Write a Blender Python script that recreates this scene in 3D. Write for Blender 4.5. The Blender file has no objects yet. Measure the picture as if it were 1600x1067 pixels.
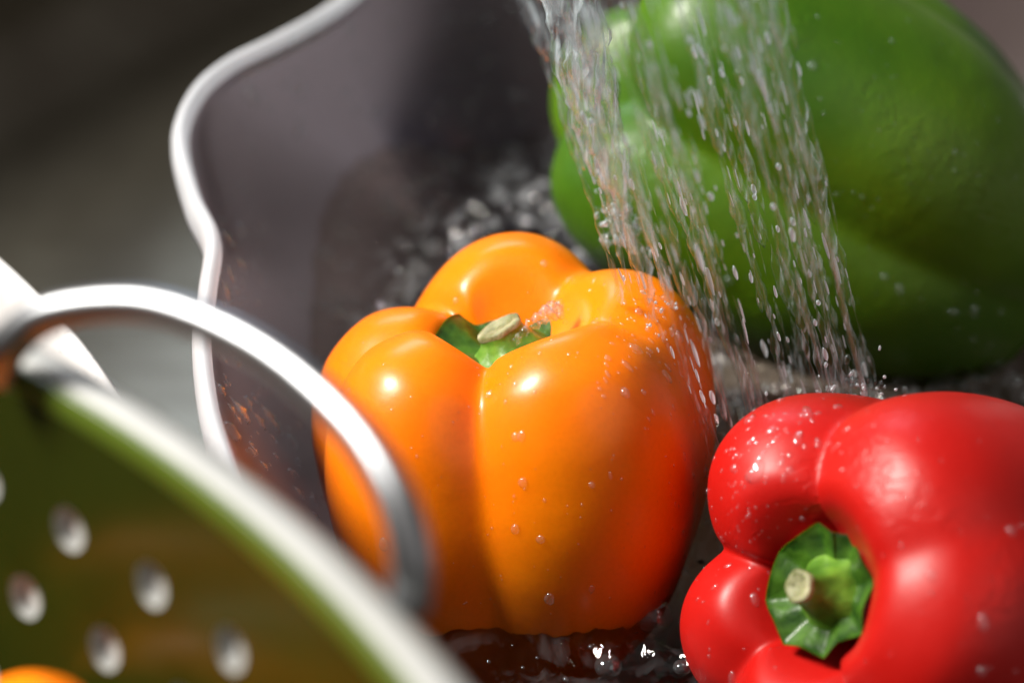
import bpy, math, random
from mathutils import Vector, Matrix, noise
from mathutils.bvhtree import BVHTree
random.seed(11)
R = math.radians
scene = bpy.context.scene

# ------------------------------------------------------------ camera
PITCH = R(34)
CAM = Vector((0, -0.539, 0.421))
FWD = Vector((0, math.cos(PITCH), -math.sin(PITCH)))
UPV = Vector((0, math.sin(PITCH), math.cos(PITCH)))
RGT = Vector((1, 0, 0))
cd = bpy.data.cameras.new('camera'); cam = bpy.data.objects.new('camera', cd)
scene.collection.objects.link(cam); scene.camera = cam
cam.location = CAM; cam.rotation_euler = (math.pi / 2 - PITCH, 0, 0)
cd.lens = 100; cd.sensor_width = 36; cd.clip_start = 0.02; cd.clip_end = 20
cd.dof.use_dof = True; cd.dof.focus_distance = 0.637; cd.dof.aperture_fstop = 6.0

def at(px, py, h):
    """world point on the level z = h under a place measured in the 1600 px photograph"""
    d = FWD + RGT * ((px - 800) * .000225) - UPV * ((py - 533.5) * .000225)
    return CAM + d * ((h - CAM.z) / d.z)

# ------------------------------------------------------------ light
w = bpy.data.worlds.new('World'); scene.world = w; w.use_nodes = True
w.node_tree.nodes['Background'].inputs[0].default_value = (0.95, 0.86, 0.80, 1)
w.node_tree.nodes['Background'].inputs[1].default_value = 0.125
def area(name, loc, target, size, power, col):
    l = bpy.data.lights.new(name, 'AREA'); l.shape = 'ELLIPSE'; l.size = size[0]; l.size_y = size[1]
    l.energy = power; l.color = col
    o = bpy.data.objects.new(name, l); scene.collection.objects.link(o); o.location = loc
    o.rotation_euler = (Vector(target) - Vector(loc)).to_track_quat('-Z', 'Y').to_euler()
    return o
area('window_light', (-1.0, -0.06, 1.18), (0, 0, 0.03), (0.46, 0.50), 52, (1.0, 0.95, 0.87))
area('window_light_cool', (-0.3, 1.5, 1.02), (0, 0.1, 0.03), (0.9, 0.45), 6, (0.72, 0.84, 1.0))
area('added_fill_light', (1.0, -0.9, 0.85), (0.03, 0, 0.02), (1.7, 1.4), 3, (1.0, 0.93, 0.86))  # added fill for the right sides of the peppers, no source in view
scene.view_settings.view_transform = 'Standard'; scene.view_settings.look = 'None'
scene.view_settings.exposure = 0.12; scene.view_settings.gamma = 1
scene.cycles.max_bounces = 14; scene.cycles.transmission_bounces = 12; scene.cycles.transparent_max_bounces = 24
scene.cycles.caustics_reflective = False; scene.cycles.caustics_refractive = False
scene.cycles.sample_clamp_indirect = 6; scene.cycles.sample_clamp_direct = 0
scene.cycles.use_denoising = True

# ------------------------------------------------------------ materials
def mat(name):
    m = bpy.data.materials.new(name); m.use_nodes = True
    nt = m.node_tree; return m, nt, nt.nodes['Principled BSDF']
def N(nt, t, **k):
    n = nt.nodes.new(t)
    for a, v in k.items():
        if a in n.inputs.keys(): n.inputs[a].default_value = v
        else: setattr(n, a, v)
    return n
def ramp(nt, stops):
    r = N(nt, 'ShaderNodeValToRGB'); e = r.color_ramp.elements
    while len(e) < len(stops): e.new(.5)
    for x, (p, c) in zip(e, stops): x.position = p; x.color = (*c, 1)
    return r

def pepper_mat(name, ca, cb, rad, rough=.2, film=.12, bump=.00016, patch=18, wet=.0):
    m, nt, p = mat(name)
    tc = N(nt, 'ShaderNodeTexCoord')
    n1 = N(nt, 'ShaderNodeTexNoise', Scale=patch, Detail=3.0); nt.links.new(tc.outputs['Object'], n1.inputs['Vector'])
    r = ramp(nt, [(.3, ca), (.72, cb)]); nt.links.new(n1.outputs[0], r.inputs[0])
    n3 = N(nt, 'ShaderNodeTexNoise', Scale=900.0, Detail=2.0); nt.links.new(tc.outputs['Object'], n3.inputs['Vector'])
    r3 = ramp(nt, [(.3, (.95, .95, .95)), (.6, (1, 1, 1))]); nt.links.new(n3.outputs[0], r3.inputs[0])
    mx = N(nt, 'ShaderNodeMix', data_type='RGBA', blend_type='MULTIPLY'); mx.inputs[0].default_value = 1
    nt.links.new(r.outputs[0], mx.inputs[6]); nt.links.new(r3.outputs[0], mx.inputs[7])
    nt.links.new(mx.outputs[2], p.inputs['Base Color'])
    n2 = N(nt, 'ShaderNodeTexNoise', Scale=110.0, Detail=4.0); nt.links.new(tc.outputs['Object'], n2.inputs['Vector'])
    mr = N(nt, 'ShaderNodeMapRange'); mr.inputs[3].default_value = rough - .06; mr.inputs[4].default_value = rough + .1
    nt.links.new(n2.outputs[0], mr.inputs[0]); nt.links.new(mr.outputs[0], p.inputs['Roughness'])
    b0 = N(nt, 'ShaderNodeBump', Strength=1.0, Distance=bump); nt.links.new(n2.outputs[0], b0.inputs['Height'])
    n5 = N(nt, 'ShaderNodeTexNoise', Scale=33.0, Detail=2.0); nt.links.new(tc.outputs['Object'], n5.inputs['Vector'])
    r5 = ramp(nt, [(.54, (0, 0, 0)), (.68, (1, 1, 1))]); nt.links.new(n5.outputs[0], r5.inputs[0])
    n6 = N(nt, 'ShaderNodeTexNoise', Scale=240.0, Detail=4.0, Distortion=.8); nt.links.new(tc.outputs['Object'], n6.inputs['Vector'])
    r6 = ramp(nt, [(.46, (0, 0, 0)), (.56, (1, 1, 1))]); nt.links.new(n6.outputs[0], r6.inputs[0])
    mu = N(nt, 'ShaderNodeMath', operation='MULTIPLY'); nt.links.new(r5.outputs[0], mu.inputs[0]); nt.links.new(r6.outputs[0], mu.inputs[1])
    b = N(nt, 'ShaderNodeBump', Strength=.8, Distance=wet); nt.links.new(mu.outputs[0], b.inputs['Height']); nt.links.new(b0.outputs[0], b.inputs['Normal'])
    nt.links.new(b.outputs[0], p.inputs['Normal'])
    p.inputs['Subsurface Weight'].default_value = .45; p.inputs['Subsurface Radius'].default_value = rad
    p.inputs['Subsurface Scale'].default_value = 1.0
    p.inputs['Coat Weight'].default_value = film * .5; p.inputs['Coat Roughness'].default_value = .06
    p.inputs['IOR'].default_value = 1.42
    return m
M_orange = pepper_mat('orange_skin', (.92, .18, .0005), (.97, .25, .0005), (.0014, .0010, .0003), .31)
M_red = pepper_mat('red_skin', (.42, .005, .003), (.52, .008, .005), (.0028, .0006, .0004), .40, 0, wet=.00016)
M_green = pepper_mat('green_skin', (.022, .090, .0015), (.105, .215, .004), (.001, .0028, .0005), .42, .1, .0004, 15, .00018)

def stem_mat(name, a, b):
    m, nt, p = mat(name)
    tc = N(nt, 'ShaderNodeTexCoord')
    n = N(nt, 'ShaderNodeTexNoise', Scale=230.0, Detail=4.0); nt.links.new(tc.outputs['Object'], n.inputs['Vector'])
    r = ramp(nt, [(.35, a), (.68, b)]); nt.links.new(n.outputs[0], r.inputs[0]); nt.links.new(r.outputs[0], p.inputs['Base Color'])
    bp = N(nt, 'ShaderNodeBump', Strength=1.0, Distance=.0006); nt.links.new(n.outputs[0], bp.inputs['Height']); nt.links.new(bp.outputs[0], p.inputs['Normal'])
    p.inputs['Roughness'].default_value = .42; p.inputs['Subsurface Weight'].default_value = .2
    p.inputs['Subsurface Radius'].default_value = (.001, .002, .0004); p.inputs['Subsurface Scale'].default_value = 1
    p.inputs['Coat Weight'].default_value = .10; p.inputs['Coat Roughness'].default_value = .08
    return m
M_calyx = stem_mat('calyx_green', (.012, .050, .003), (.060, .155, .010))
M_stem = stem_mat('stem_green', (.06, .16, .012), (.16, .32, .03))
M_cut = stem_mat('cut_stem', (.13, .14, .05), (.42, .40, .24)); M_cut.node_tree.nodes['Principled BSDF'].inputs['Coat Weight'].default_value = 0; M_cut.node_tree.nodes['Principled BSDF'].inputs['Roughness'].default_value = .6

def plastic(name, col, rough, trans=0.0, tcol=None, bump=0):
    m, nt, p = mat(name)
    p.inputs['Base Color'].default_value = (*col, 1); p.inputs['Roughness'].default_value = rough
    tc = N(nt, 'ShaderNodeTexCoord')
    n = N(nt, 'ShaderNodeTexNoise', Scale=60.0, Detail=5.0); nt.links.new(tc.outputs['Object'], n.inputs['Vector'])
    r = ramp(nt, [(.3, tuple(c * .86 for c in col)), (.7, col)]); nt.links.new(n.outputs[0], r.inputs[0]); nt.links.new(r.outputs[0], p.inputs['Base Color'])
    if bump:
        b = N(nt, 'ShaderNodeBump', Strength=1.0, Distance=bump); nt.links.new(n.outputs[0], b.inputs['Height']); nt.links.new(b.outputs[0], p.inputs['Normal'])
    if trans:
        t = N(nt, 'ShaderNodeBsdfTranslucent'); t.inputs[0].default_value = (*(tcol or col), 1)
        mx = N(nt, 'ShaderNodeMixShader'); mx.inputs[0].default_value = trans
        nt.links.new(p.outputs[0], mx.inputs[1]); nt.links.new(t.outputs[0], mx.inputs[2])
        nt.links.new(mx.outputs[0], nt.nodes['Material Output'].inputs[0])
    return m
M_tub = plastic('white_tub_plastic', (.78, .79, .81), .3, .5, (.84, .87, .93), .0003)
M_tub_in = plastic('tub_inside_shade', (.055, .038, .031), .32, .26, (.80, .68, .74), .0002)  # shade inside the white tub put into a dark base colour
M_white = plastic('white_plastic', (.62, .63, .62), .35, .35, (.8, .8, .78), .0002)
M_board = plastic('board_plastic', (.8, .78, .78), .35, .1, None, .0002)
M_green_pl = plastic('olive_plastic', (.019, .025, .002), .25)
M_lip = plastic('olive_lip_lit', (.075, .115, .012), .3)  # lighter copy of the olive: light on the rounded edge painted in
M_handle = plastic('polished_steel', (.30, .31, .33), .34); M_handle.node_tree.nodes['Principled BSDF'].inputs['Metallic'].default_value = 1
# steel
M_steel, nt, p = mat('brushed_steel')
tc = N(nt, 'ShaderNodeTexCoord'); mp = N(nt, 'ShaderNodeMapping'); mp.inputs['Scale'].default_value = (3, 90, 8)
nt.links.new(tc.outputs['Object'], mp.inputs[0])
n = N(nt, 'ShaderNodeTexNoise', Scale=12.0, Detail=6.0); nt.links.new(mp.outputs[0], n.inputs['Vector'])
r = ramp(nt, [(.3, (.24, .23, .205)), (.7, (.34, .33, .295))]); nt.links.new(n.outputs[0], r.inputs[0]); nt.links.new(r.outputs[0], p.inputs['Base Color'])
b = N(nt, 'ShaderNodeBump', Strength=.4, Distance=.0004); nt.links.new(n.outputs[0], b.inputs['Height']); nt.links.new(b.outputs[0], p.inputs['Normal'])
n4 = N(nt, 'ShaderNodeTexNoise', Scale=7.0, Detail=4.0, Distortion=.6); nt.links.new(tc.outputs['Object'], n4.inputs['Vector'])
r4 = ramp(nt, [(.36, (.62, .58, .52)), (.62, (1, .98, .9))]); nt.links.new(n4.outputs[0], r4.inputs[0])
m4 = N(nt, 'ShaderNodeMix', data_type='RGBA', blend_type='MULTIPLY'); m4.inputs[0].default_value = 1
nt.links.new(r.outputs[0], m4.inputs[6]); nt.links.new(r4.outputs[0], m4.inputs[7]); nt.links.new(m4.outputs[2], p.inputs['Base Color'])
p.inputs['Metallic'].default_value = .9; p.inputs['Roughness'].default_value = .36

def water_mat(name, tint, ior=1.33, bump=0.0, scale=200):
    m, nt, p = mat(name); nt.nodes.remove(p)
    t = N(nt, 'ShaderNodeBsdfTransparent'); t.inputs[0].default_value = (*tint, 1)
    g = N(nt, 'ShaderNodeBsdfGlossy'); g.inputs['Roughness'].default_value = .03
    f = N(nt, 'ShaderNodeFresnel', IOR=ior)
    mx = N(nt, 'ShaderNodeMixShader')
    nt.links.new(f.outputs[0], mx.inputs[0]); nt.links.new(t.outputs[0], mx.inputs[1]); nt.links.new(g.outputs[0], mx.inputs[2])
    nt.links.new(mx.outputs[0], nt.nodes['Material Output'].inputs[0])
    if bump:
        tc = N(nt, 'ShaderNodeTexCoord'); n = N(nt, 'ShaderNodeTexNoise', Scale=float(scale), Detail=3.0); nt.links.new(tc.outputs['Object'], n.inputs['Vector'])
        b = N(nt, 'ShaderNodeBump', Strength=1.0, Distance=bump); nt.links.new(n.outputs[0], b.inputs['Height'])
        nt.links.new(b.outputs[0], g.inputs['Normal']); nt.links.new(b.outputs[0], f.inputs['Normal'])
    return m
M_water = water_mat('tub_water', (.80, .71, .62), 1.42, .0009, 150)
nt = M_water.node_tree                                          # wisps of air and froth where the jets stir the water
out = nt.nodes['Material Output']; src = out.inputs[0].links[0].from_socket
tc = N(nt, 'ShaderNodeTexCoord'); n = N(nt, 'ShaderNodeTexNoise', Scale=75.0, Detail=7.0, Distortion=1.6); nt.links.new(tc.outputs['Object'], n.inputs['Vector'])
r = ramp(nt, [(.50, (0, 0, 0)), (.66, (1, 1, 1))]); nt.links.new(n.outputs[0], r.inputs[0])
ds = N(nt, 'ShaderNodeVectorMath', operation='DISTANCE'); ds.inputs[1].default_value = (.0, .13, 0); nt.links.new(tc.outputs['Object'], ds.inputs[0])
mr = N(nt, 'ShaderNodeMapRange'); mr.inputs[1].default_value = .03; mr.inputs[2].default_value = .14; mr.inputs[3].default_value = .40; mr.inputs[4].default_value = .03
nt.links.new(ds.outputs['Value'], mr.inputs[0])
mu = N(nt, 'ShaderNodeMath', operation='MULTIPLY'); nt.links.new(r.outputs[0], mu.inputs[0]); nt.links.new(mr.outputs[0], mu.inputs[1])
df = N(nt, 'ShaderNodeBsdfDiffuse'); df.inputs[0].default_value = (.62, .64, .68, 1)
mx = N(nt, 'ShaderNodeMixShader'); nt.links.new(mu.outputs[0], mx.inputs[0]); nt.links.new(src, mx.inputs[1]); nt.links.new(df.outputs[0], mx.inputs[2]); nt.links.new(mx.outputs[0], out.inputs[0])
def spray_mat(name, milky, bent, ior, gl, streak=False):
    """thin moving water: mostly clear, a little milky with air, whiter where glints are painted, gleaming where it is steep; its far side adds no second gleam"""
    m, nt, p = mat(name)
    p.inputs['Base Color'].default_value = (1, 1, 1, 1); p.inputs['Roughness'].default_value = .03
    p.inputs['IOR'].default_value = 1.2; p.inputs['Transmission Weight'].default_value = 1
    tr = N(nt, 'ShaderNodeBsdfTransparent'); mx = N(nt, 'ShaderNodeMixShader'); mx.inputs[0].default_value = 1 - bent
    nt.links.new(p.outputs[0], mx.inputs[1]); nt.links.new(tr.outputs[0], mx.inputs[2])
    d = N(nt, 'ShaderNodeBsdfDiffuse'); d.inputs[0].default_value = (.80, .93, 1, 1)
    t = N(nt, 'ShaderNodeBsdfTranslucent'); t.inputs[0].default_value = (.80, .93, 1, 1)
    dt = N(nt, 'ShaderNodeMixShader'); nt.links.new(d.outputs[0], dt.inputs[1]); nt.links.new(t.outputs[0], dt.inputs[2])
    mk = N(nt, 'ShaderNodeMixShader'); mk.inputs[0].default_value = milky
    if streak:      # air drawn out along the fall
        tc = N(nt, 'ShaderNodeTexCoord'); mp = N(nt, 'ShaderNodeMapping'); mp.inputs['Rotation'].default_value = (0, .26, 0); mp.inputs['Scale'].default_value = (750, 500, 70)
        mp.vector_type = 'POINT'
        nn = N(nt, 'ShaderNodeTexNoise', Scale=1.0, Detail=3.0); nt.links.new(tc.outputs['Object'], mp.inputs[0]); nt.links.new(mp.outputs[0], nn.inputs['Vector'])
        rr_ = N(nt, 'ShaderNodeMapRange'); rr_.inputs[1].default_value = .48; rr_.inputs[2].default_value = .75; rr_.inputs[3].default_value = milky * .15; rr_.inputs[4].default_value = milky * 4.5
        nt.links.new(nn.outputs[0], rr_.inputs[0]); nt.links.new(rr_.outputs[0], mk.inputs[0])
    nt.links.new(mx.outputs[0], mk.inputs[1]); nt.links.new(dt.outputs[0], mk.inputs[2])
    g = N(nt, 'ShaderNodeBsdfGlossy'); g.inputs['Roughness'].default_value = gl; g.inputs[0].default_value = (.80, .93, 1, 1)
    f = N(nt, 'ShaderNodeFresnel', IOR=ior); m2 = N(nt, 'ShaderNodeMixShader')
    nt.links.new(f.outputs[0], m2.inputs[0]); nt.links.new(mk.outputs[0], m2.inputs[1]); nt.links.new(g.outputs[0], m2.inputs[2])
    geo = N(nt, 'ShaderNodeNewGeometry'); m3 = N(nt, 'ShaderNodeMixShader')
    nt.links.new(geo.outputs['Backfacing'], m3.inputs[0]); nt.links.new(m2.outputs[0], m3.inputs[1]); nt.links.new(tr.outputs[0], m3.inputs[2])
    nt.links.new(m3.outputs[0], nt.nodes['Material Output'].inputs[0])
    return m
M_jet = spray_mat('falling_water', .095, .16, 1.4, .12, True)
M_gleam = spray_mat('white_glint_drops', .85, .0, 1.7, .15)  # nearly white diffuse: glints of the falling water painted as colour
M_bubble = spray_mat('bubble_film', .05, .0, 2.1, .05)
M_walldrop = spray_mat('wall_drops', .16, .0, 1.5, .3)
M_rope = spray_mat('churned_water', .30, .25, 1.5, .10, True)
M_drop = spray_mat('clinging_drop', .07, .0, 1.8, .16)

# ------------------------------------------------------------ helpers
def obj(name, verts, faces, m, parent=None, smooth=True, kind=None):
    me = bpy.data.meshes.new(name); me.from_pydata([tuple(v) for v in verts], [], faces)
    for mm in (m if isinstance(m, (list, tuple)) else [m]): me.materials.append(mm)
    if smooth: me.polygons.foreach_set('use_smooth', [True] * len(me.polygons))
    me.update()
    o = bpy.data.objects.new(name, me); scene.collection.objects.link(o)
    if parent: o.parent = parent
    if kind: o['kind'] = kind
    return o
def thing(name, label, cat, loc=(0, 0, 0), group=None, rot=None):
    o = bpy.data.objects.new(name, None); scene.collection.objects.link(o); o.location = loc
    o.empty_display_size = .01
    if rot: o.rotation_euler = rot
    o['label'] = label; o['category'] = cat
    if group: o['group'] = group
    return o
def tag(o, label, cat, group=None):
    o['label'] = label; o['category'] = cat
    if group: o['group'] = group
    return o
def grid_faces(nr, nc, wrap=True, flip=False):
    f = []
    for i in range(nr - 1):
        for j in range(nc if wrap else nc - 1):
            a, b2, c, d = i * nc + j, i * nc + (j + 1) % nc, (i + 1) * nc + (j + 1) % nc, (i + 1) * nc + j
            f.append((a, d, c, b2) if flip else (a, b2, c, d))
    return f
def catmull(pts, n, closed=True):
    out = []; k = len(pts); segs = k if closed else k - 1
    for s in range(n):
        u = s / n * segs if closed else s / (n - 1) * segs
        i = min(int(u), segs - 1); t = u - i
        g = (lambda q: pts[q % k]) if closed else (lambda q: pts[max(0, min(k - 1, q))])
        a, b2, c, d = g(i - 1), g(i), g(i + 1), g(i + 2)
        out.append(.5 * ((2 * b2) + (c - a) * t + (2 * a - 5 * b2 + 4 * c - d) * t * t + (3 * b2 - a - 3 * c + d) * t ** 3))
    return out
def lin(tab, s):
    for (a, x), (b2, y) in zip(tab, tab[1:]):
        if s <= b2:
            t = (s - a) / (b2 - a); return x + (y - x) * t
    return tab[-1][1]
def smooth_tab(tab, s):
    pts = [Vector((a, b2, 0)) for a, b2 in tab]
    k = 0
    while k < len(tab) - 2 and s > tab[k + 1][0]: k += 1
    t = (s - tab[k][0]) / (tab[k + 1][0] - tab[k][0])
    g = lambda q: tab[max(0, min(len(tab) - 1, q))][1]
    a, b2, c, d = g(k - 1), g(k), g(k + 1), g(k + 2)
    return .5 * ((2 * b2) + (c - a) * t + (2 * a - 5 * b2 + 4 * c - d) * t * t + (3 * b2 - a - 3 * c + d) * t ** 3)
def frame(axis, up):
    z = Vector(axis).normalized(); x = Vector(up).cross(z).normalized(); y = z.cross(x)
    return Matrix((x, y, z)).transposed()

class Buf:
    def __init__(s): s.v = []; s.f = []
    def add(s, v, f):
        o = len(s.v); s.v += v; s.f += [tuple(i + o for i in q) for q in f]
    def tube(s, pts, rads, n=8, cap=True):
        k = len(pts); vs = []
        for i, p_ in enumerate(pts):
            t = (pts[min(i + 1, k - 1)] - pts[max(i - 1, 0)]).normalized()
            a = t.cross(Vector((.13, .97, .21))).normalized(); b2 = t.cross(a)
            r_ = rads[i]
            ra, rb = (r_ if isinstance(r_, tuple) else (r_, r_))
            for j in range(n):
                h = 2 * math.pi * j / n
                vs.append(p_ + a * math.cos(h) * ra + b2 * math.sin(h) * rb)
        f = grid_faces(k, n)
        if cap: f += [tuple(range(n - 1, -1, -1)), tuple(range((k - 1) * n, k * n))]
        s.add(vs, f)
    def blob(s, c, r3, rot=None, nu=8, nv=5, wob=0):
        vs = []
        for i in range(nv + 1):
            th = math.pi * i / nv
            for j in range(nu):
                ph = 2 * math.pi * j / nu
                p_ = Vector((math.sin(th) * math.cos(ph), math.sin(th) * math.sin(ph), math.cos(th)))
                if wob: p_ *= 1 + wob * noise.noise(p_ * 1.7 + c * 900)
                p_ = Vector((p_.x * r3[0], p_.y * r3[1], p_.z * r3[2]))
                if rot: p_ = rot @ p_
                vs.append(c + p_)
        s.add(vs, grid_faces(nv + 1, nu, flip=True))

# ------------------------------------------------------------ sink (steel basin behind everything)
FZ = -0.09
a = at(60, 195, FZ); b_ = at(400, 5, FZ)
du = (b_ - a).normalized(); nv_ = Vector((-du.y, du.x, 0))      # along the far wall / away from the camera
o0 = a
def sink_pt(u, v, z): return o0 + du * u + nv_ * v + Vector((0, 0, z - FZ))
prof = []                                                       # cross-section: fillet, wall, counter
rf = .035
prof.append((-.9, FZ))
for k in range(9):
    t = k / 8 * math.pi / 2; prof.append((rf * math.sin(t) - rf * .3, FZ + rf * (1 - math.cos(t))))
prof.append((rf * .7 + .012, .10)); prof.append((rf * .7 + .03, .115)); prof.append((rf * .7 + .5, .118))
vs = []; us = [-.9, -.5, -.3, -.1, .1, .3, .5, .8, 1.4]
obj('sink_floor', [sink_pt(u, v, FZ) for v in (-.9, -.5, -.2, prof[1][0]) for u in us], grid_faces(4, len(us), False), M_steel, kind='structure')
obj('sink_wall', [sink_pt(u, v, z) for v, z in prof[1:] for u in us], grid_faces(len(prof) - 1, len(us), False), M_steel, kind='structure')

# ------------------------------------------------------------ white tub
RH = .065
rimpx = [(520, 0), (430, 52), (350, 92), (296, 140), (270, 208), (290, 300), (320, 368), (313, 440), (303, 520), (313, 620), (335, 700), (368, 780)]
watpx = [(620, 235), (590, 250), (560, 268), (535, 300), (515, 345), (500, 400), (492, 450), (488, 510), (490, 570), (500, 640), (520, 710), (545, 790)]
ctr = [(at(x, y, RH).xy, at(x2, y2, 0).xy) for (x, y), (x2, y2) in zip(rimpx, watpx)]
more = [((-.045, -.105), (-.020, -.085)), ((-.015, -.165), (.005, -.135)), ((.06, -.195), (.065, -.165)), ((.15, -.185), (.145, -.155)),
        ((.215, -.12), (.19, -.10)), ((.235, -.01), (.208, 0)), ((.235, .10), (.205, .09)), ((.205, .19), (.175, .165)), ((.13, .235), (.11, .20)), ((.04, .235), (.035, .20)), ((-.02, .205), (-.01, .180))]
ctr += [(Vector(a_), Vector(b2)) for a_, b2 in more]
NT = 360
rimc = catmull([Vector((p_.x, p_.y, 0)) for p_, q in ctr], NT)
watc = catmull([Vector((q.x, q.y, 0)) for p_, q in ctr], NT)
cen = Vector((.08, .02, 0))
def outward(c, i):
    t = (c[(i + 1) % NT] - c[i - 1]).normalized(); n_ = Vector((t.y, -t.x, 0))
    return n_ if n_.dot(c[i] - cen) > 0 else -n_
rn = [outward(rimc, i) for i in range(NT)]
def wall_pt(i, t, off=0):
    """t = 1 at rim height, 0 at the waterline, negative below"""
    p_ = watc[i].lerp(rimc[i], t if t < 0 else t + .10 * math.sin(t * math.pi) * (1 - t))
    return p_ + rn[i] * off + Vector((0, 0, RH * t))
rows = []
rows.append([wall_pt(i, -.95, .001) + (cen - watc[i]) * .10 for i in range(NT)])     # outside, at the foot
for t in (-.6, -.2, .3, .6, .8, .9): rows.append([wall_pt(i, t, .0016) for i in range(NT)])
for dx, dz in ((.0030, -.0075), (.0054, -.0072), (.0058, -.005), (.0056, -.002), (.0044, 0), (.0024, .0009), (.0008, .0007), (-.0008, -.0006), (-.0012, -.0026)):
    rows.append([rimc[i] + rn[i] * (dx * .64 - .0030) + Vector((0, 0, RH + dz)) for i in range(NT)])
for t in (.93, .86, .75, .6, .45, .3, .15, 0, -.25, -.5, -.75): rows.append([wall_pt(i, t, -.0012) for i in range(NT)])
for s, z in ((.13, -.058), (.2, -.0615), (.5, -.062), (.99, -.062)):
    rows.append([watc[i].lerp(cen, s) + Vector((0, 0, z)) for i in range(NT)])
tub = thing('dish_tub', 'white plastic tub with wavy rolled rim full of water and peppers', 'tub', (cen.x, cen.y, FZ))
off = Vector(tub.location)
allv = [v - off for r_ in rows for v in r_]
obj('tub_body', allv[:7 * NT], grid_faces(7, NT), M_tub, tub).name = 'outer_wall'
obj('rim', allv[6 * NT:17 * NT], grid_faces(11, NT), M_tub, tub)
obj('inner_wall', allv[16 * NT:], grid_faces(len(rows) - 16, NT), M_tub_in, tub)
inner_bvh = BVHTree.FromPolygons([v for r_ in rows[15:] for v in r_], grid_faces(len(rows) - 15, NT))
foot = Buf()
foot.v = [wall_pt(i, -.95, k) * 1 + (cen - watc[i]) * .10 + Vector((0, 0, dz)) - off for k, dz in ((.0, .0), (.0, -.0275), (-.004, -.0275), (-.004, 0)) for i in range(NT)]
foot.f = grid_faces(4, NT); obj('foot_ring', foot.v, foot.f, M_tub, tub)

# ------------------------------------------------------------ bell peppers
def pepper_mesh(lobes, Rr, H, seed, taper=.78, pit=.26, groove=1.0, cres=.58, nphi=240, ns=130, twist=.25, K=34):
    """lobes: (angle deg, centre offset, radius, height bonus). local +Z towards the stem, middle at the origin"""
    vs = []
    Z = [(0, 1 - pit * 1.05), (.05, 1 - pit), (.12, .90), (.20, .985), (.27, 1.0), (.36, .955), (.47, .82), (.60, .60), (.74, .34), (.86, .12), (.93, .02), (1.0, .06)]
    Rh = [(0, .0), (.05, .14), (.12, .27), (.20, .42), (.27, cres), (.36, .80), (.47, .955), (.60, 1.0), (.74, .5 + .5 * taper + .02), (.86, taper * .86), (.93, taper * .55), (1.0, .0)]
    A = [(0, .0), (.05, .3), (.12, .8), (.2, 1.15), (.36, 1.15), (.5, .98), (.65, .8), (.8, .7), (.93, .8), (1, 0)]
    for i in range(ns + 1):
        s = i / ns
        z0 = smooth_tab(Z, s); r0 = smooth_tab(Rh, s); am = lin(A, s) * groove
        for j in range(nphi):
            ph = 2 * math.pi * j / nphi
            acc = 0; hb = 0; wsum = 0
            for an, c, ra, h in lobes:
                d = ph - R(an) - twist * (s - .25); sn = math.sin(d); q = ra * ra - c * c * sn * sn
                L = (c * math.cos(d) + math.sqrt(q)) if q > 0 and math.cos(d) > -.9 else 0
                if q > 0 and L < 0: L = 0
                e = math.exp(K * L); acc += e; hb += e * h; wsum += e
            L = math.log(acc) / K; hb /= wsum
            m_ = 1 + am * (L - 1)
            top = max(0, min(1, (z0 - .45) / .5)); top = top * top * (3 - 2 * top)
            z = z0 * (1 + top * (hb + groove * .42 * (L - 1) * (1 if s > .1 else s * 10)))
            r_ = Rr * r0 * m_
            p_ = Vector((math.cos(ph) * r_, math.sin(ph) * r_, (z - .5) * H))
            nn = noise.noise(p_ * 24 + Vector((seed, 0, 0))) * .0018 + noise.noise(p_ * 70 + Vector((0, seed, 0))) * .0002
            k = min(1, s * 6) * min(1, (1 - s) * 8)
            n_ = Vector((p_.x, p_.y, p_.z)).normalized()
            vs.append(p_ + n_ * nn * k)
    return vs, grid_faces(ns + 1, nphi, flip=True), H * (1 - pit * 1.0 - .5)

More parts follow.
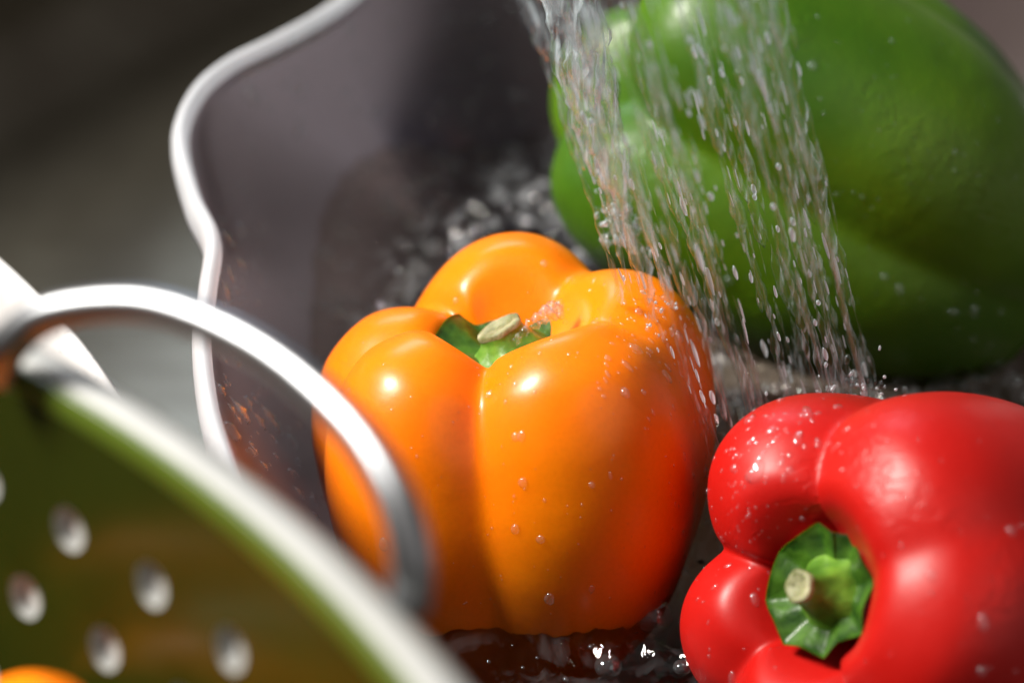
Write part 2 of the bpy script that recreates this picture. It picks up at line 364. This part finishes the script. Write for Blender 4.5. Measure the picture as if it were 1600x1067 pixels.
def calyx_parts(parent, base, rad, points, seed, bend, length, r0, r1, cup=.25, cutlab=None, rise=.2):
    """green cap with pointed lobes, ridged stub and pale cut end; base: 4x4 placing it on the pepper"""
    rnd = random.Random(seed)
    nphi, nr = 96, 14; offs = [rnd.uniform(-.12, .12) for _ in range(points)]; lens = [rnd.uniform(.84, 1.12) for _ in range(points)]
    top = []; bot = []
    for i in range(nr + 1):
        s = i / nr
        for j in range(nphi):
            u = j / nphi * points; k = int(u) % points; t = u - int(u)
            tip = (1 - abs(2 * t - 1)) ; tip = tip ** 1.6
            rr = rad * (.88 + .12 * tip * lens[k]) * (1 + offs[k] * tip * .4)
            ph = 2 * math.pi * j / nphi + .1 * noise.noise(Vector((k, seed, 0)))
            rloc = rr * s
            z = cup * rad * (s ** 2.2) + rad * .03 * noise.noise(Vector((math.cos(ph) * s * 2, math.sin(ph) * s * 2, seed))) - .12 * rad * tip * s ** 4
            z += rad * .018 * math.cos(ph * points) * math.sin(s * math.pi)
            p_ = Vector((math.cos(ph) * rloc, math.sin(ph) * rloc, z)); top.append(p_)
            bot.append(p_ - Vector((0, 0, .0011 if i < nr else .0006)))
    vs = [base @ v for v in top + bot]
    f = grid_faces(nr + 1, nphi, flip=True)
    n0 = len(top); f += [tuple(x + n0 for x in q[::-1]) for q in f]
    f += [(nr * nphi + j, nr * nphi + (j + 1) % nphi, n0 + nr * nphi + (j + 1) % nphi, n0 + nr * nphi + j) for j in range(nphi)]
    inv = parent.matrix_world.inverted() if False else Matrix.Translation(-parent.location)
    cal = obj('calyx', [inv @ v for v in vs], f, M_calyx, parent)
    vs = []; ns, nc = 22, 48; bend = Vector(bend)
    for i in range(ns + 1):
        s = i / ns
        c = Vector((0, 0, length * s)) + bend * (s ** 1.6)
        t = (Vector((0, 0, length)) + bend * 1.6 * (s ** .6)).normalized()
        x = Vector((0, 1, 0)).cross(t).normalized(); y = t.cross(x)
        r_ = r1 + (r0 - r1) * (1 - s) ** 1.9 + r1 * .08 * max(0, s - .75) * 4
        for j in range(nc):
            ph = 2 * math.pi * j / nc
            q = r_ * (1 + .075 * math.cos(5 * ph + 1 + s) * (1 - .4 * s) + .05 * noise.noise(Vector((math.cos(ph) * 2, math.sin(ph) * 2, s * 4 + seed))))
            vs.append(base @ (c + x * math.cos(ph) * q + y * math.sin(ph) * q))
    st = obj('stem', [inv @ v for v in vs], grid_faces(ns + 1, nc), M_stem, parent)
    cv = []
    cc = c; last = vs[-nc:]; cen_ = base @ cc; tw = (base.to_3x3() @ t).normalized()
    for k, (sc, h) in enumerate(((1.0, -.0010), (1.01, -.0001), (.95, .0004), (.72, .0005), (.66, .0001), (.42, .0003), (.38, -.0001), (.03, .0001))):
        for j, v in enumerate(last):
            cv.append(cen_ + (v - cen_) * sc + tw * (h + .0002 * noise.noise(v * 700)))
    obj('cut_end', [inv @ v for v in cv], grid_faces(8, nc), M_cut, st)
    return cal, st
def make_pepper(name, label, loc, axis, up, lobes, Rr, H, seed, m, cal, **kw):
    t = thing(name, label, 'bell pepper', loc)
    v, f, pz = pepper_mesh(lobes, Rr, H, seed, **kw)
    F = frame(axis, up)
    wv = [F @ p_ for p_ in v]
    obj('flesh', wv, f, m, t)
    if cal:
        B = Matrix.Translation(Vector(loc)) @ F.to_4x4() @ Matrix.Translation((0, 0, pz + cal.pop('lift', .0)))
        calyx_parts(t, B, seed=seed, **cal)
    return t, [p_ + Vector(loc) for p_ in wv], f

# orange: four lobes, stem up
lob_o = [(-140, .48, .52, -.01), (-56, .40, .61, .02), (6, .36, .63, .01), (88, .40, .58, .0), (163, .48, .47, -.06)]
orange, vo, fo = make_pepper('orange_pepper', 'orange bell pepper standing upright in the water with its green stem up', (.0, .0, .015), (-.01, .05, 1), (0, 1, 0),
    lob_o, .0490, .106, 3.1, M_orange, dict(rad=.0190, points=7, bend=(-.0025, .001, 0), length=.0075, r0=.0125, r1=.0050, cup=.30, lift=.0030), taper=.68, pit=.18, cres=.58)
# red: lies on its side, stem towards the camera
lob_r = [(54, .34, .66, .05), (6, .34, .66, .04), (137, .48, .53, .0), (207, .49, .48, -.04), (266, .47, .51, -.02)]
red, vr, fr = make_pepper('red_pepper', 'red bell pepper lying on its side with a green stem facing the camera', (.0942, -.046, .0165), (-.68, -.55, .57), (0, .3, 1),
    lob_r, .0510, .104, 7.7, M_red, dict(rad=.0142, points=8, bend=(-.0008, .000, 0), length=.0105, r0=.0090, r1=.0033, cup=.36, lift=.0056), taper=.8, K=50, pit=.16, cres=.57)
# green: large, lying, shoulders to the left
lob_g = [(35, .46, .53, .02), (118, .46, .54, .0), (205, .45, .54, .03), (300, .46, .53, .0)]
green, vg, fg = make_pepper('green_pepper', 'large green bell pepper lying behind the falling water', tuple(at(1295, 262, .042)), (-.80, .10, .46), (0, .3, 1),
    lob_g, .056, .134, 12.3, M_green, dict(rad=.016, points=6, bend=(.002, -.003, 0), length=.014, r0=.011, r1=.006, cup=.2, lift=.004), taper=.8, groove=.75)

allb = BVHTree.FromPolygons(vo + vr + vg, fo + [tuple(i + len(vo) for i in q) for q in fr] + [tuple(i + len(vo) + len(vr) for i in q) for q in fg])
def near_pepper(p_):
    h = allb.find_nearest(p_, .05)
    return h[3] if h[0] else .05

# ------------------------------------------------------------ water in the tub
WL = .003
IMP = Vector((.055, .03, 0))
wedge = [Vector((q.x, q.y, 0)) for q in (wall_pt(i, WL / RH, 0) for i in range(NT))]
NR = 170
vs = []
for i in range(NR + 1):
    s = i / NR
    for j in range(0, NT):
        p_ = cen.lerp(wedge[j], s)
        d = (p_ - IMP).length
        ag = math.exp(-(d / .075) ** 2) + .42 + .7 * math.exp(-((p_ - Vector((-.01, .15, 0))).length / .07) ** 2)
        h = \
            .0014 * ag * noise.noise(p_ * 75) + .0017 * ag * noise.noise(p_ * 170 + Vector((3, 1, 0))) + .0012 * ag * noise.noise(p_ * 380)
        h += .0006 * math.sin(d * 420) * math.exp(-d / .09)
        rg = 1 - abs(2.4 * noise.noise(p_ * 95 + Vector((0, 0, 7)))); rg = max(0, rg) ** 4
        h += .0016 * ag * rg
        np_ = near_pepper(p_ + Vector((0, 0, WL)))
        h += .0016 * math.exp(-np_ / .014) * rg
        h += .0012 * math.exp(-np_ / .0030) + .0012 * 2.6 * math.exp(-np_ / .012) * noise.noise(p_ * 150)
        vs.append(p_ + Vector((0, 0, h + WL)))
obj('water', vs, grid_faces(NR + 1, NT, flip=True), M_water, kind='structure')

# ------------------------------------------------------------ falling water
FALL = Vector((.265, .20, -1)).normalized()
jets = Buf(); hits = []
def strand(x, y, zt, r, seed, zend=None, br=1.0):
    """from (x, y) at the level .10, drawn from zt down to what it hits"""
    o_ = Vector((x, y, .10)) - FALL * ((zt - .10) / -FALL.z) * 1
    h = allb.ray_cast(o_, FALL); L = ((zt - WL) / -FALL.z); lim = L
    if h[0] and h[3] < L: lim = h[3]
    if zend is not None: lim = min(lim, (zt - zend) / -FALL.z)
    else: hits.append(o_ + FALL * lim)
    n_ = max(6, int(lim / .0017)); pts = []; rr = []
    for i in range(n_ + 1):
        d = lim * i / n_
        p_ = o_ + FALL * d
        k = Vector((d * 45, seed * 3.1, 0))
        p_ += Vector((noise.noise(k), noise.noise(k + Vector((0, 9, 0))), 0)) * r * 1.1
        q = .55 + .75 * noise.noise(Vector((d * 70, seed, 4))) + .5 * noise.noise(Vector((d * 210, seed, 8)))
        e = min(1, i / 4) * (1 if zend is None else min(1, (n_ - i) / 3 + .1))
        rr.append((max(.12, q) * r * e * br, max(.12, q * .8 + .1 + .4 * noise.noise(Vector((d * 200, seed, 1)))) * r * e)); pts.append(p_)
    jets.tube(pts, rr, 9)
rnd = random.Random(5)
# broken ribbons, in bundles as they leave the spray holes
bundles = []
for k in range(18):
    t = k / 17
    bundles.append((.019 + .048 * t + rnd.uniform(-.001, .001), (-.016 if t < .35 else -.013) + rnd.uniform(-.016, .016), rnd.uniform(.0011, .0021)))
for k, (x, y, r_) in enumerate(bundles):
    for q in range(rnd.randint(2, 4)):
        xx = x + rnd.gauss(0, .0016); yy = y + rnd.gauss(0, .003)
        zt = .25 + rnd.uniform(0, .03)
        while zt > .02:
            ln = rnd.uniform(.008, .05); ze = zt - ln
            strand(xx + rnd.gauss(0, .0006), yy, zt, r_ * rnd.uniform(.35, 1.15), rnd.uniform(0, 90), ze if ze > .03 else None)
            zt = ze - rnd.uniform(-.004, .010)
for k in range(7):              # the dense right edge of the curtain
    strand(.064 + rnd.gauss(0, .0022), -.016 + rnd.gauss(0, .005), .26, rnd.uniform(.0006, .0013), k * 7.7)
obj('falling_water', jets.v, jets.f, M_jet, kind='stuff')
gl = Buf()
for k in range(520):
    x0, y0, rb = bundles[rnd.randrange(18)]
    x = x0 + rnd.gauss(0, .0016); y = y0 + rnd.gauss(0, .003); z = rnd.uniform(.0, .22)
    p_ = Vector((x, y, .10)) + FALL * ((.10 - z) / -FALL.z)
    if near_pepper(p_) < .0008: continue
    l = (.7 + rnd.expovariate(.7)) * .001; r_ = (.10 + rnd.expovariate(6)) * .001
    gl.blob(p_, (min(r_, .0006), min(r_, .0006) * rnd.uniform(.6, 1), min(l, .0045)), frame(FALL + Vector((rnd.gauss(0, .02), 0, 0)), (0, 1, 0)), 8, 8, .25)
for h in hits:                  # upward bursts where the ribbons strike
    for k in range(5):
        v_ = Vector((rnd.gauss(0, .6), rnd.gauss(-.3, .5), rnd.uniform(.3, 1.3))).normalized(); d = abs(rnd.gauss(0, .006))
        r_ = rnd.uniform(.00015, .0005); gl.blob(h + v_ * d, (r_, r_, r_ * rnd.uniform(1, 2)), frame(v_, (0, 1, .1)), 7, 6, .4)
obj('falling_drops', gl.v, gl.f, M_gleam, kind='stuff')

# thick rope of water at the left of the curtain
rope = Buf()
P0 = Vector((.0265, .030, .066)); dr = Vector((.22, .04, -1)).normalized()
for q, (dx, dy, rr0, seed, ze) in enumerate(((0, 0, .0046, 1.3, 0), (-.003, .002, .0036, 5.1, .012), (.0022, -.001, .0038, 8.8, .006), (-.0045, .003, .0026, 2.2, .03), (.005, .003, .0030, 6.2, .03))):
    pts = []; rr = []; n_ = 90; L = .20
    for i in range(n_ + 1):
        d = ze + (L - ze) * i / n_
        p_ = P0 + Vector((dx, dy, 0)) - dr * d + Vector((noise.noise(Vector((d * 30, seed, 0))), noise.noise(Vector((d * 30, seed, 5))), 0)) * .002
        q1 = .9 + .55 * noise.noise(Vector((d * 90, seed, 2))) + .35 * noise.noise(Vector((d * 260, seed, 3)))
        e = min(1, .15 + (i / 7)) 
        rr.append((max(.2, q1) * rr0 * e, max(.2, q1 * .8 + .3 * noise.noise(Vector((d * 150, seed, 7)))) * rr0 * e)); pts.append(p_)
    rope.tube(pts, rr, 20)
for k in range(110):
    p_ = P0 - dr * rnd.uniform(-.002, .012) + Vector((rnd.gauss(0, .0028), rnd.gauss(0, .0025), 0))
    rope.blob(p_, tuple(rnd.uniform(.0003, .0012) for _ in range(3)), None, 8, 6, .8)
tag(obj('water_rope', rope.v, rope.f, M_rope), 'thick twisted rope of water at the left edge of the falling curtain', 'water jet')

# ------------------------------------------------------------ splashes, clinging drops, froth
spl = Buf()
for h in hits:
    for k in range(9):
        a_ = rnd.uniform(0, 6.28); d = abs(rnd.gauss(0, .005)) + .0005
        p_ = h + Vector((math.cos(a_) * d, math.sin(a_) * d, abs(rnd.gauss(0, .003))))
        r_ = rnd.uniform(.0002, .0008); spl.blob(p_, (r_, r_ * rnd.uniform(.6, 1.5), r_ * rnd.uniform(.6, 1.8)), None, 7, 5, .6)
obj('splash_drops', spl.v, spl.f, M_jet, kind='stuff')

def cling(buf, bvh, pts, tails=True):
    """pts: (pixel x, pixel y, radius mm, stretch)"""
    for px, py, r_, st in pts:
        d = (at(px, py, -1) - CAM).normalized(); h = bvh.ray_cast(CAM, d)
        if not h[0]: continue
        n_ = h[1]; n_ = n_ if n_.dot(d) < 0 else -n_
        g = Vector((0, 0, -1)); g = (g - n_ * g.dot(n_))
        if g.length < .05: g = Vector((0, -1, 0)) - n_ * Vector((0, -1, 0)).dot(n_)
        g.normalize(); sde = g.cross(n_)
        m_ = Matrix((sde, g, n_)).transposed(); r_ = r_ * .001
        buf.blob(h[0] + n_ * r_ * .1, (r_, r_ * st, r_ * .55), m_, 10, 7, .35)
        if st > 1.4 and tails:   # pointed tail above the bead
            buf.tube([h[0] + n_ * r_ * .1 - g * r_ * q for q in (0, 1, 2, 3)], [r_ * .8, r_ * .5, r_ * .3, r_ * .08], 7)
dw = Buf(); L = []
for k in range(330):
    t = rnd.random() ** .8; py = 150 + 720 * t
    xl = 335 + max(0, py - 560) * .33
    px = xl + abs(rnd.gauss(0, 75)); r_ = min(1.3, .2 + rnd.expovariate(4))
    L.append((px, py, r_, rnd.choice((1, 1, 1.2, 1.9)) if py > 350 else 1.1))
L += [(388, 148, 1.9, 1.1), (400, 158, 1.1, 1), (340, 130, 1.0, 1), (310, 180, .6, 1), (299, 168, .7, 1), (465, 205, 1.3, 1.3), (537, 480 + 190, .1, 1), (360, 675, 1.6, 1.3), (421, 655, 1.3, 1.9), (470, 460, 1.1, 1.4), (380, 415, .7, 2.2), (361, 435, .8, 2.2), (455, 690, 1.1, 1.2), (345, 610, .8, 1.6), (397, 622, .7, 1.2)]
for k in range(120): L.append((rnd.uniform(420, 830), rnd.uniform(0, 200), min(1.4, .25 + rnd.expovariate(3.2)), 1.15))
L = [(a_, b2, c_ * 1.45, d_) for a_, b2, c_, d_ in L]
L = [q for q in L if not (q[1] > 500 and q[2] < .7 and rnd.random() < .6)]
cling(dw, inner_bvh, L)
obj('drops_on_tub_wall', dw.v, dw.f, M_walldrop, kind='stuff')
dp = Buf(); L = []
for k in range(170): L.append((rnd.uniform(500, 1090), rnd.uniform(400, 980), .12 + rnd.expovariate(6) * .6, rnd.choice((1, 1.3))))
L += [(806, 682, .9, 1.1), (805, 600, .6, 1), (843, 552, .5, 1), (862, 532, .5, 1), (612, 640, .3, 1), (712, 470, .8, 1.2), (850, 412, .8, 1.2), (545, 610, .5, 1.4), (930, 505, .9, 1.4), (948, 570, .4, 2)]
for k in range(90): L.append((rnd.gauss(1010, 50), rnd.gauss(520, 90), .2 + rnd.expovariate(5) * .7, rnd.choice((1, 1.6, 2.4))))
for k in range(110): L.append((rnd.gauss(1130, 45), rnd.gauss(790, 80), .15 + rnd.expovariate(6), rnd.choice((1, 1.4, 2))))
for k in range(80): L.append((rnd.uniform(1060, 1600), rnd.uniform(620, 1060), .12 + rnd.expovariate(8) * .8, 1.1))
for k in range(210): L.append((rnd.uniform(900, 1600), rnd.uniform(20, 560), .16 + rnd.expovariate(6) * .7, 1.2))
for k in range(60): L.append((rnd.gauss(1200, 60), rnd.gauss(670, 25), .3 + rnd.expovariate(3), rnd.choice((1, 1.5, 2))))
for k in range(45): L.append((rnd.choice((rnd.uniform(500, 1090), rnd.uniform(1080, 1590))), rnd.uniform(420, 1050), rnd.uniform(.5, 1.25), rnd.choice((1, 1.15, 1.6))))
cling(dp, allb, L, False)
obj('drops_on_peppers', dp.v, dp.f, M_drop, kind='stuff')
fr_ = Buf()
for (cx, cy, sx, sy, cnt) in ((690, 280, 120, 50, 160), (820, 230, 50, 40, 90), (520, 480, 22, 14, 60), (1500, 590, 60, 16, 90), (1150, 560, 60, 50, 100), (900, 1020, 90, 22, 8), (1050, 940, 30, 45, 12)):
    for k in range(cnt):
        p_ = at(rnd.gauss(cx, sx), rnd.gauss(cy, sy), WL + .0008)
        if near_pepper(p_) < .001: continue
        r_ = .0003 + rnd.expovariate(2200); fr_.blob(p_, (r_, r_, r_ * .7), None, 8, 5, .2)
obj('surface_froth', fr_.v, fr_.f, M_drop, kind='stuff')
for px, py, r_, lab in ((1022, 962, .0046, 'largest clear bubble floating between the orange and red peppers'), (1047, 893, .0024, 'clear bubble where orange and red peppers almost touch, above the largest bubble'),
                        (950, 1040, .0031, 'clear bubble in front of the orange pepper, near the bottom edge'), (1066, 1042, .0021, 'small round bubble beside the lower left lobe of the red pepper')):
    bb = Buf(); c = at(px, py, WL + .001); bb.blob(Vector((0, 0, 0)), (r_, r_, r_ * .85), None, 40, 24)
    o_ = obj('bubble', bb.v, bb.f, M_bubble); o_.location = c; tag(o_, lab, 'bubble', 'bubbles floating around the peppers')
# curl of water standing on the orange pepper's stem
cu = Buf(); a_ = Vector((.0005, -.005, .0605)); e_ = Vector((.0105, .001, .0655))
pts = [a_.lerp(e_, k / 24) + Vector((0, 0, .0015 * math.sin(k / 24 * 3.1))) + Vector((noise.noise(Vector((k * .5, 0, 0))), noise.noise(Vector((k * .5, 3, 0))), noise.noise(Vector((k * .5, 7, 0))))) * .0009 for k in range(25)]
cu.tube(pts, [(.0009 + .0019 * (k / 24) ** 2 + .0005 * noise.noise(Vector((k * .9, 5, 0)))) * (1 if k < 23 else .5) for k in range(25)], 14)
for k in range(30):
    p_ = e_ + Vector((rnd.gauss(0, .0012), rnd.gauss(0, .001), rnd.gauss(0, .001))); r_ = rnd.uniform(.0003, .001); cu.blob(p_, (r_, r_, r_), None, 8, 6, .8)
tag(obj('water_splash', cu.v, cu.f, M_jet), 'little curl of splashing water on the stem of the orange pepper', 'splash')

# ------------------------------------------------------------ white cutting board between tub and colander
A_ = at(-70, 340, .05); B_ = at(262, 740, .05); along = (B_ - A_).normalized(); side = Vector((-along.y, along.x, 0))
if side.x > 0: side = -side
board = []
NL = 60
for i in range(NL + 1):
    s = i / NL; p_ = A_.lerp(B_, s) + side * (-.006 * math.sin(s * 3.1)); th = .0022 + .0028 * s
    for dx, dz in ((0, -.14), (0, -.004), (th * .12, -.0015), (th * .4, 0), (th * .8, -.0002), (th * 1.1, -.002), (th * 1.2 + .001, -.006), (th * 1.2 + .012, -.14)):
        board.append(p_ + side * dx + Vector((0, 0, dz)))
f = grid_faces(NL + 1, 8) + [tuple(range(8)), tuple(range(NL * 8 + 7, NL * 8 - 1, -1))]
tag(obj('cutting_board', board, f, M_board), 'wet white plastic board edge standing between the colander and the tub', 'cutting board')
bb = BVHTree.FromPolygons(board, grid_faces(NL + 1, 8)); db = Buf()
cling(db, bb, [(124, 553, 1.3, 1.3), (120, 585, 1.0, 1), (96, 548, .7, 1), (135, 592, .7, 1), (10, 400, 1.6, 1.1), (22, 412, 1.3, 1), (30, 440, .8, 1)] + [(50 + 1.0 * k + rnd.gauss(0, 6), 470 + 1.0 * k + rnd.gauss(0, 5), rnd.uniform(.2, .6), 1.1) for k in range(0, 180, 6)])
obj('drops_on_board', db.v, db.f, M_drop, kind='stuff')

# ------------------------------------------------------------ colander
CZ = .13
nrm = Vector((.75, .66, 0)).normalized(); lng = Vector((nrm.y, -nrm.x, 0))
CC = at(318, 768, CZ) - nrm * .112; CC.z = 0
AX, BX, DEP = .185, .112, .120
col = thing('colander', 'olive green colander with round holes nested in the white bowl', 'colander', (CC.x, CC.y, FZ))
wb = thing('white_bowl', 'white bowl with shiny loop handle holding the green colander, blurred in front', 'bowl', (CC.x, CC.y, FZ))
co = Vector(col.location)
def cpt(u, v, off=0):
    """u: angle, v: 0 at rim .. 1 at bottom centre"""
    g = [(0, 1.0, 0), (.08, .985, .012), (.3, .93, .055), (.5, .86, .095), (.62, .79, .125), (.72, .68, .147), (.85, .4, .154), (1, .02, .155)]
    k = 0
    g = [(a_, b2, c_ * DEP / .155) for a_, b2, c_ in g]
    while k < len(g) - 2 and v > g[k + 1][0]: k += 1
    t = (v - g[k][0]) / (g[k + 1][0] - g[k][0]); sc = g[k][1] + (g[k + 1][1] - g[k][1]) * t; z = g[k][2] + (g[k + 1][2] - g[k][2]) * t
    p_ = lng * (AX * sc * math.cos(u)) + nrm * (BX * sc * math.sin(u)) + Vector((0, 0, CZ - z))
    return p_ + CC - co
NU, vrows = 48, [0, .04, .08]
vs = []; f = []
def vid(p_): vs.append(p_); return len(vs) - 1
# plain band under the rim, then rows of cells with round holes, then the plain bottom
ring = [[vid(cpt(2 * math.pi * j / (NU * 2), v)) for j in range(NU * 2)] for v in (0, .025, .05, .075, .1, .12)]
for a1, b1 in zip(ring, ring[1:]):
    for j in range(NU * 2): f.append((a1[j], a1[(j + 1) % (NU * 2)], b1[(j + 1) % (NU * 2)], b1[j]))
v0 = .12; dv = .125; prev = ring[-1]
for rrow in range(4):
    nxt = [vid(cpt(2 * math.pi * j / (NU * 2), v0 + dv)) for j in range(NU * 2)]
    sh = rrow % 2
    for c in range(NU):
        j0 = (2 * c + sh) % (NU * 2); j1 = (j0 + 1) % (NU * 2); j2 = (j0 + 2) % (NU * 2)
        u0 = 2 * math.pi * (2 * c + sh) / (NU * 2); uc = u0 + math.pi / NU
        border = [prev[j0], prev[j1], prev[j2], None, nxt[j2], nxt[j1], nxt[j0], None]
        border = [prev[j0], prev[j1], prev[j2], nxt[j2], nxt[j1], nxt[j0]]
        hc = cpt(uc, v0 + dv * .5); eu = (cpt(uc + .01, v0 + dv * .5) - hc).normalized(); ev = (cpt(uc, v0 + dv * .5 + .01) - hc).normalized()
        cell = (cpt(uc + math.pi / NU, v0 + dv * .5) - cpt(uc - math.pi / NU, v0 + dv * .5)).length
        hr = .0042
        angs = [math.atan2(-.5 * dv * .27, -.5 * cell), -math.pi / 2, math.atan2(-.5 * dv * .27, .5 * cell), math.atan2(.5 * dv * .27, .5 * cell), math.pi / 2, math.atan2(.5 * dv * .27, -.5 * cell)]
        for q in range(6):
            if q and angs[q] < angs[q - 1] - 1e-6: angs[q] += 2 * math.pi
        angs_n = angs + [angs[0] + 2 * math.pi]
        hv = []
        for q in range(6):
            for k in range(4):
                an = angs_n[q] + (angs_n[q + 1] - angs_n[q]) * k / 4
                hv.append(vid(hc + eu * math.cos(an) * hr + ev * math.sin(an) * hr))
        for q in range(6):
            b1, b2 = border[q], border[(q + 1) % 6]
            seg = [hv[(q * 4 + k) % 24] for k in range(5)]
            f.append((b1, b2, seg[4], seg[3], seg[2])); f.append((b1, seg[2], seg[1], seg[0]))
    prev = nxt; v0 += dv
for v in (.66, .74, .8, .9, 1):
    nxt = [vid(cpt(2 * math.pi * j / (NU * 2), v)) for j in range(NU * 2)]
    for j in range(NU * 2): f.append((prev[j], prev[(j + 1) % (NU * 2)], nxt[(j + 1) % (NU * 2)], nxt[j]))
    prev = nxt
bowl = obj('bowl', vs, f, [M_green_pl, M_white], col)
sm = bowl.modifiers.new('thickness', 'SOLIDIFY'); sm.thickness = .0024; sm.offset = -1; sm.material_offset = 0; sm.material_offset_rim = 1
es = bowl.modifiers.new('crisp hole edges', 'EDGE_SPLIT'); es.split_angle = R(38)
# white rim flange: rolls outward from the green edge
rr = []; NC = 240
for off_, dz in ((.0004, -.008), (.0004, .0012), (.0012, .0022), (.004, .0022), (.0068, .0010), (.0090, -.0008), (.0100, -.004), (.0096, -.010), (.0088, -.0105), (.0090, -.004), (.0072, -.0012), (.004, -.001)):
    for j in range(NC):
        u = 2 * math.pi * j / NC; p_ = cpt(u, 0)
        n_ = (lng * (math.cos(u) / AX) + nrm * (math.sin(u) / BX)).normalized()
        rr.append(p_ + n_ * (off_ + .0002) + Vector((0, 0, dz)))
obj('rim', rr, grid_faces(12, NC), M_white, wb)
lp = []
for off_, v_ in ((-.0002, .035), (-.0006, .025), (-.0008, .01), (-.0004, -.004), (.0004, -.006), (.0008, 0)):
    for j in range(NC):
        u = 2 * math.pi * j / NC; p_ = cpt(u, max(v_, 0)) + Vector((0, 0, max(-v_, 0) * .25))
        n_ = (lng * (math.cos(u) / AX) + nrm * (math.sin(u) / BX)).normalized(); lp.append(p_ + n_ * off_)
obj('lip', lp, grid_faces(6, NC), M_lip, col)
sh = []
for v_ in (.04, .1, .2, .3, .4, .5, .62, .72, .85, 1):
    for j in range(NC):
        u = 2 * math.pi * j / NC; p_ = cpt(u, v_); n_ = (lng * (math.cos(u) / AX) + nrm * (math.sin(u) / BX)).normalized()
        sh.append(p_ + n_ * (.0042 if v_ > .05 else .006) * (1 if v_ < .8 else .3) - Vector((0, 0, .004 * v_)))
shl = obj('shell', sh, grid_faces(10, NC), M_white, wb)
sm2 = shl.modifiers.new('thickness', 'SOLIDIFY'); sm2.thickness = .0016; sm2.offset = 1
ft = []
for sc_, z in ((.62, CZ - DEP + .004), (.62, FZ), (.58, FZ), (.58, CZ - DEP + .004)):
    for j in range(NC):
        u = 2 * math.pi * j / NC; ft.append(CC - co + lng * AX * sc_ * math.cos(u) + nrm * BX * sc_ * math.sin(u) + Vector((0, 0, z)))
obj('foot_ring', ft, grid_faces(4, NC), M_white, wb)
hp = [at(-5, 590, .131), at(10, 545, .138), at(60, 500, .144), at(140, 480, .148), at(240, 480, .151), at(345, 515, .152), at(455, 580, .151), at(560, 680, .148), at(622, 785, .143), at(645, 880, .136), at(640, 950, .128)]
path = catmull([p_ - co for p_ in hp], 90, False); hb = Buf(); hb.tube(path, [(.0037, .0032)] * 90, 18)
obj('handle', hb.v, hb.f, M_handle, wb)
# orange pepper lying in the colander
lob2 = [(20, .42, .58, .0), (130, .43, .56, .0), (250, .43, .57, .0)]
pc = at(-135, 1385, .052)
make_pepper('orange_pepper', 'orange pepper inside the colander, only its top showing at the bottom left corner', tuple(pc), (.2, .3, 1), (0, 1, 0), lob2, .036, .085, 21.0, M_orange, dict(rad=.013, points=6, bend=(0, 0, 0), length=.012, r0=.009, r1=.005, lift=.004))
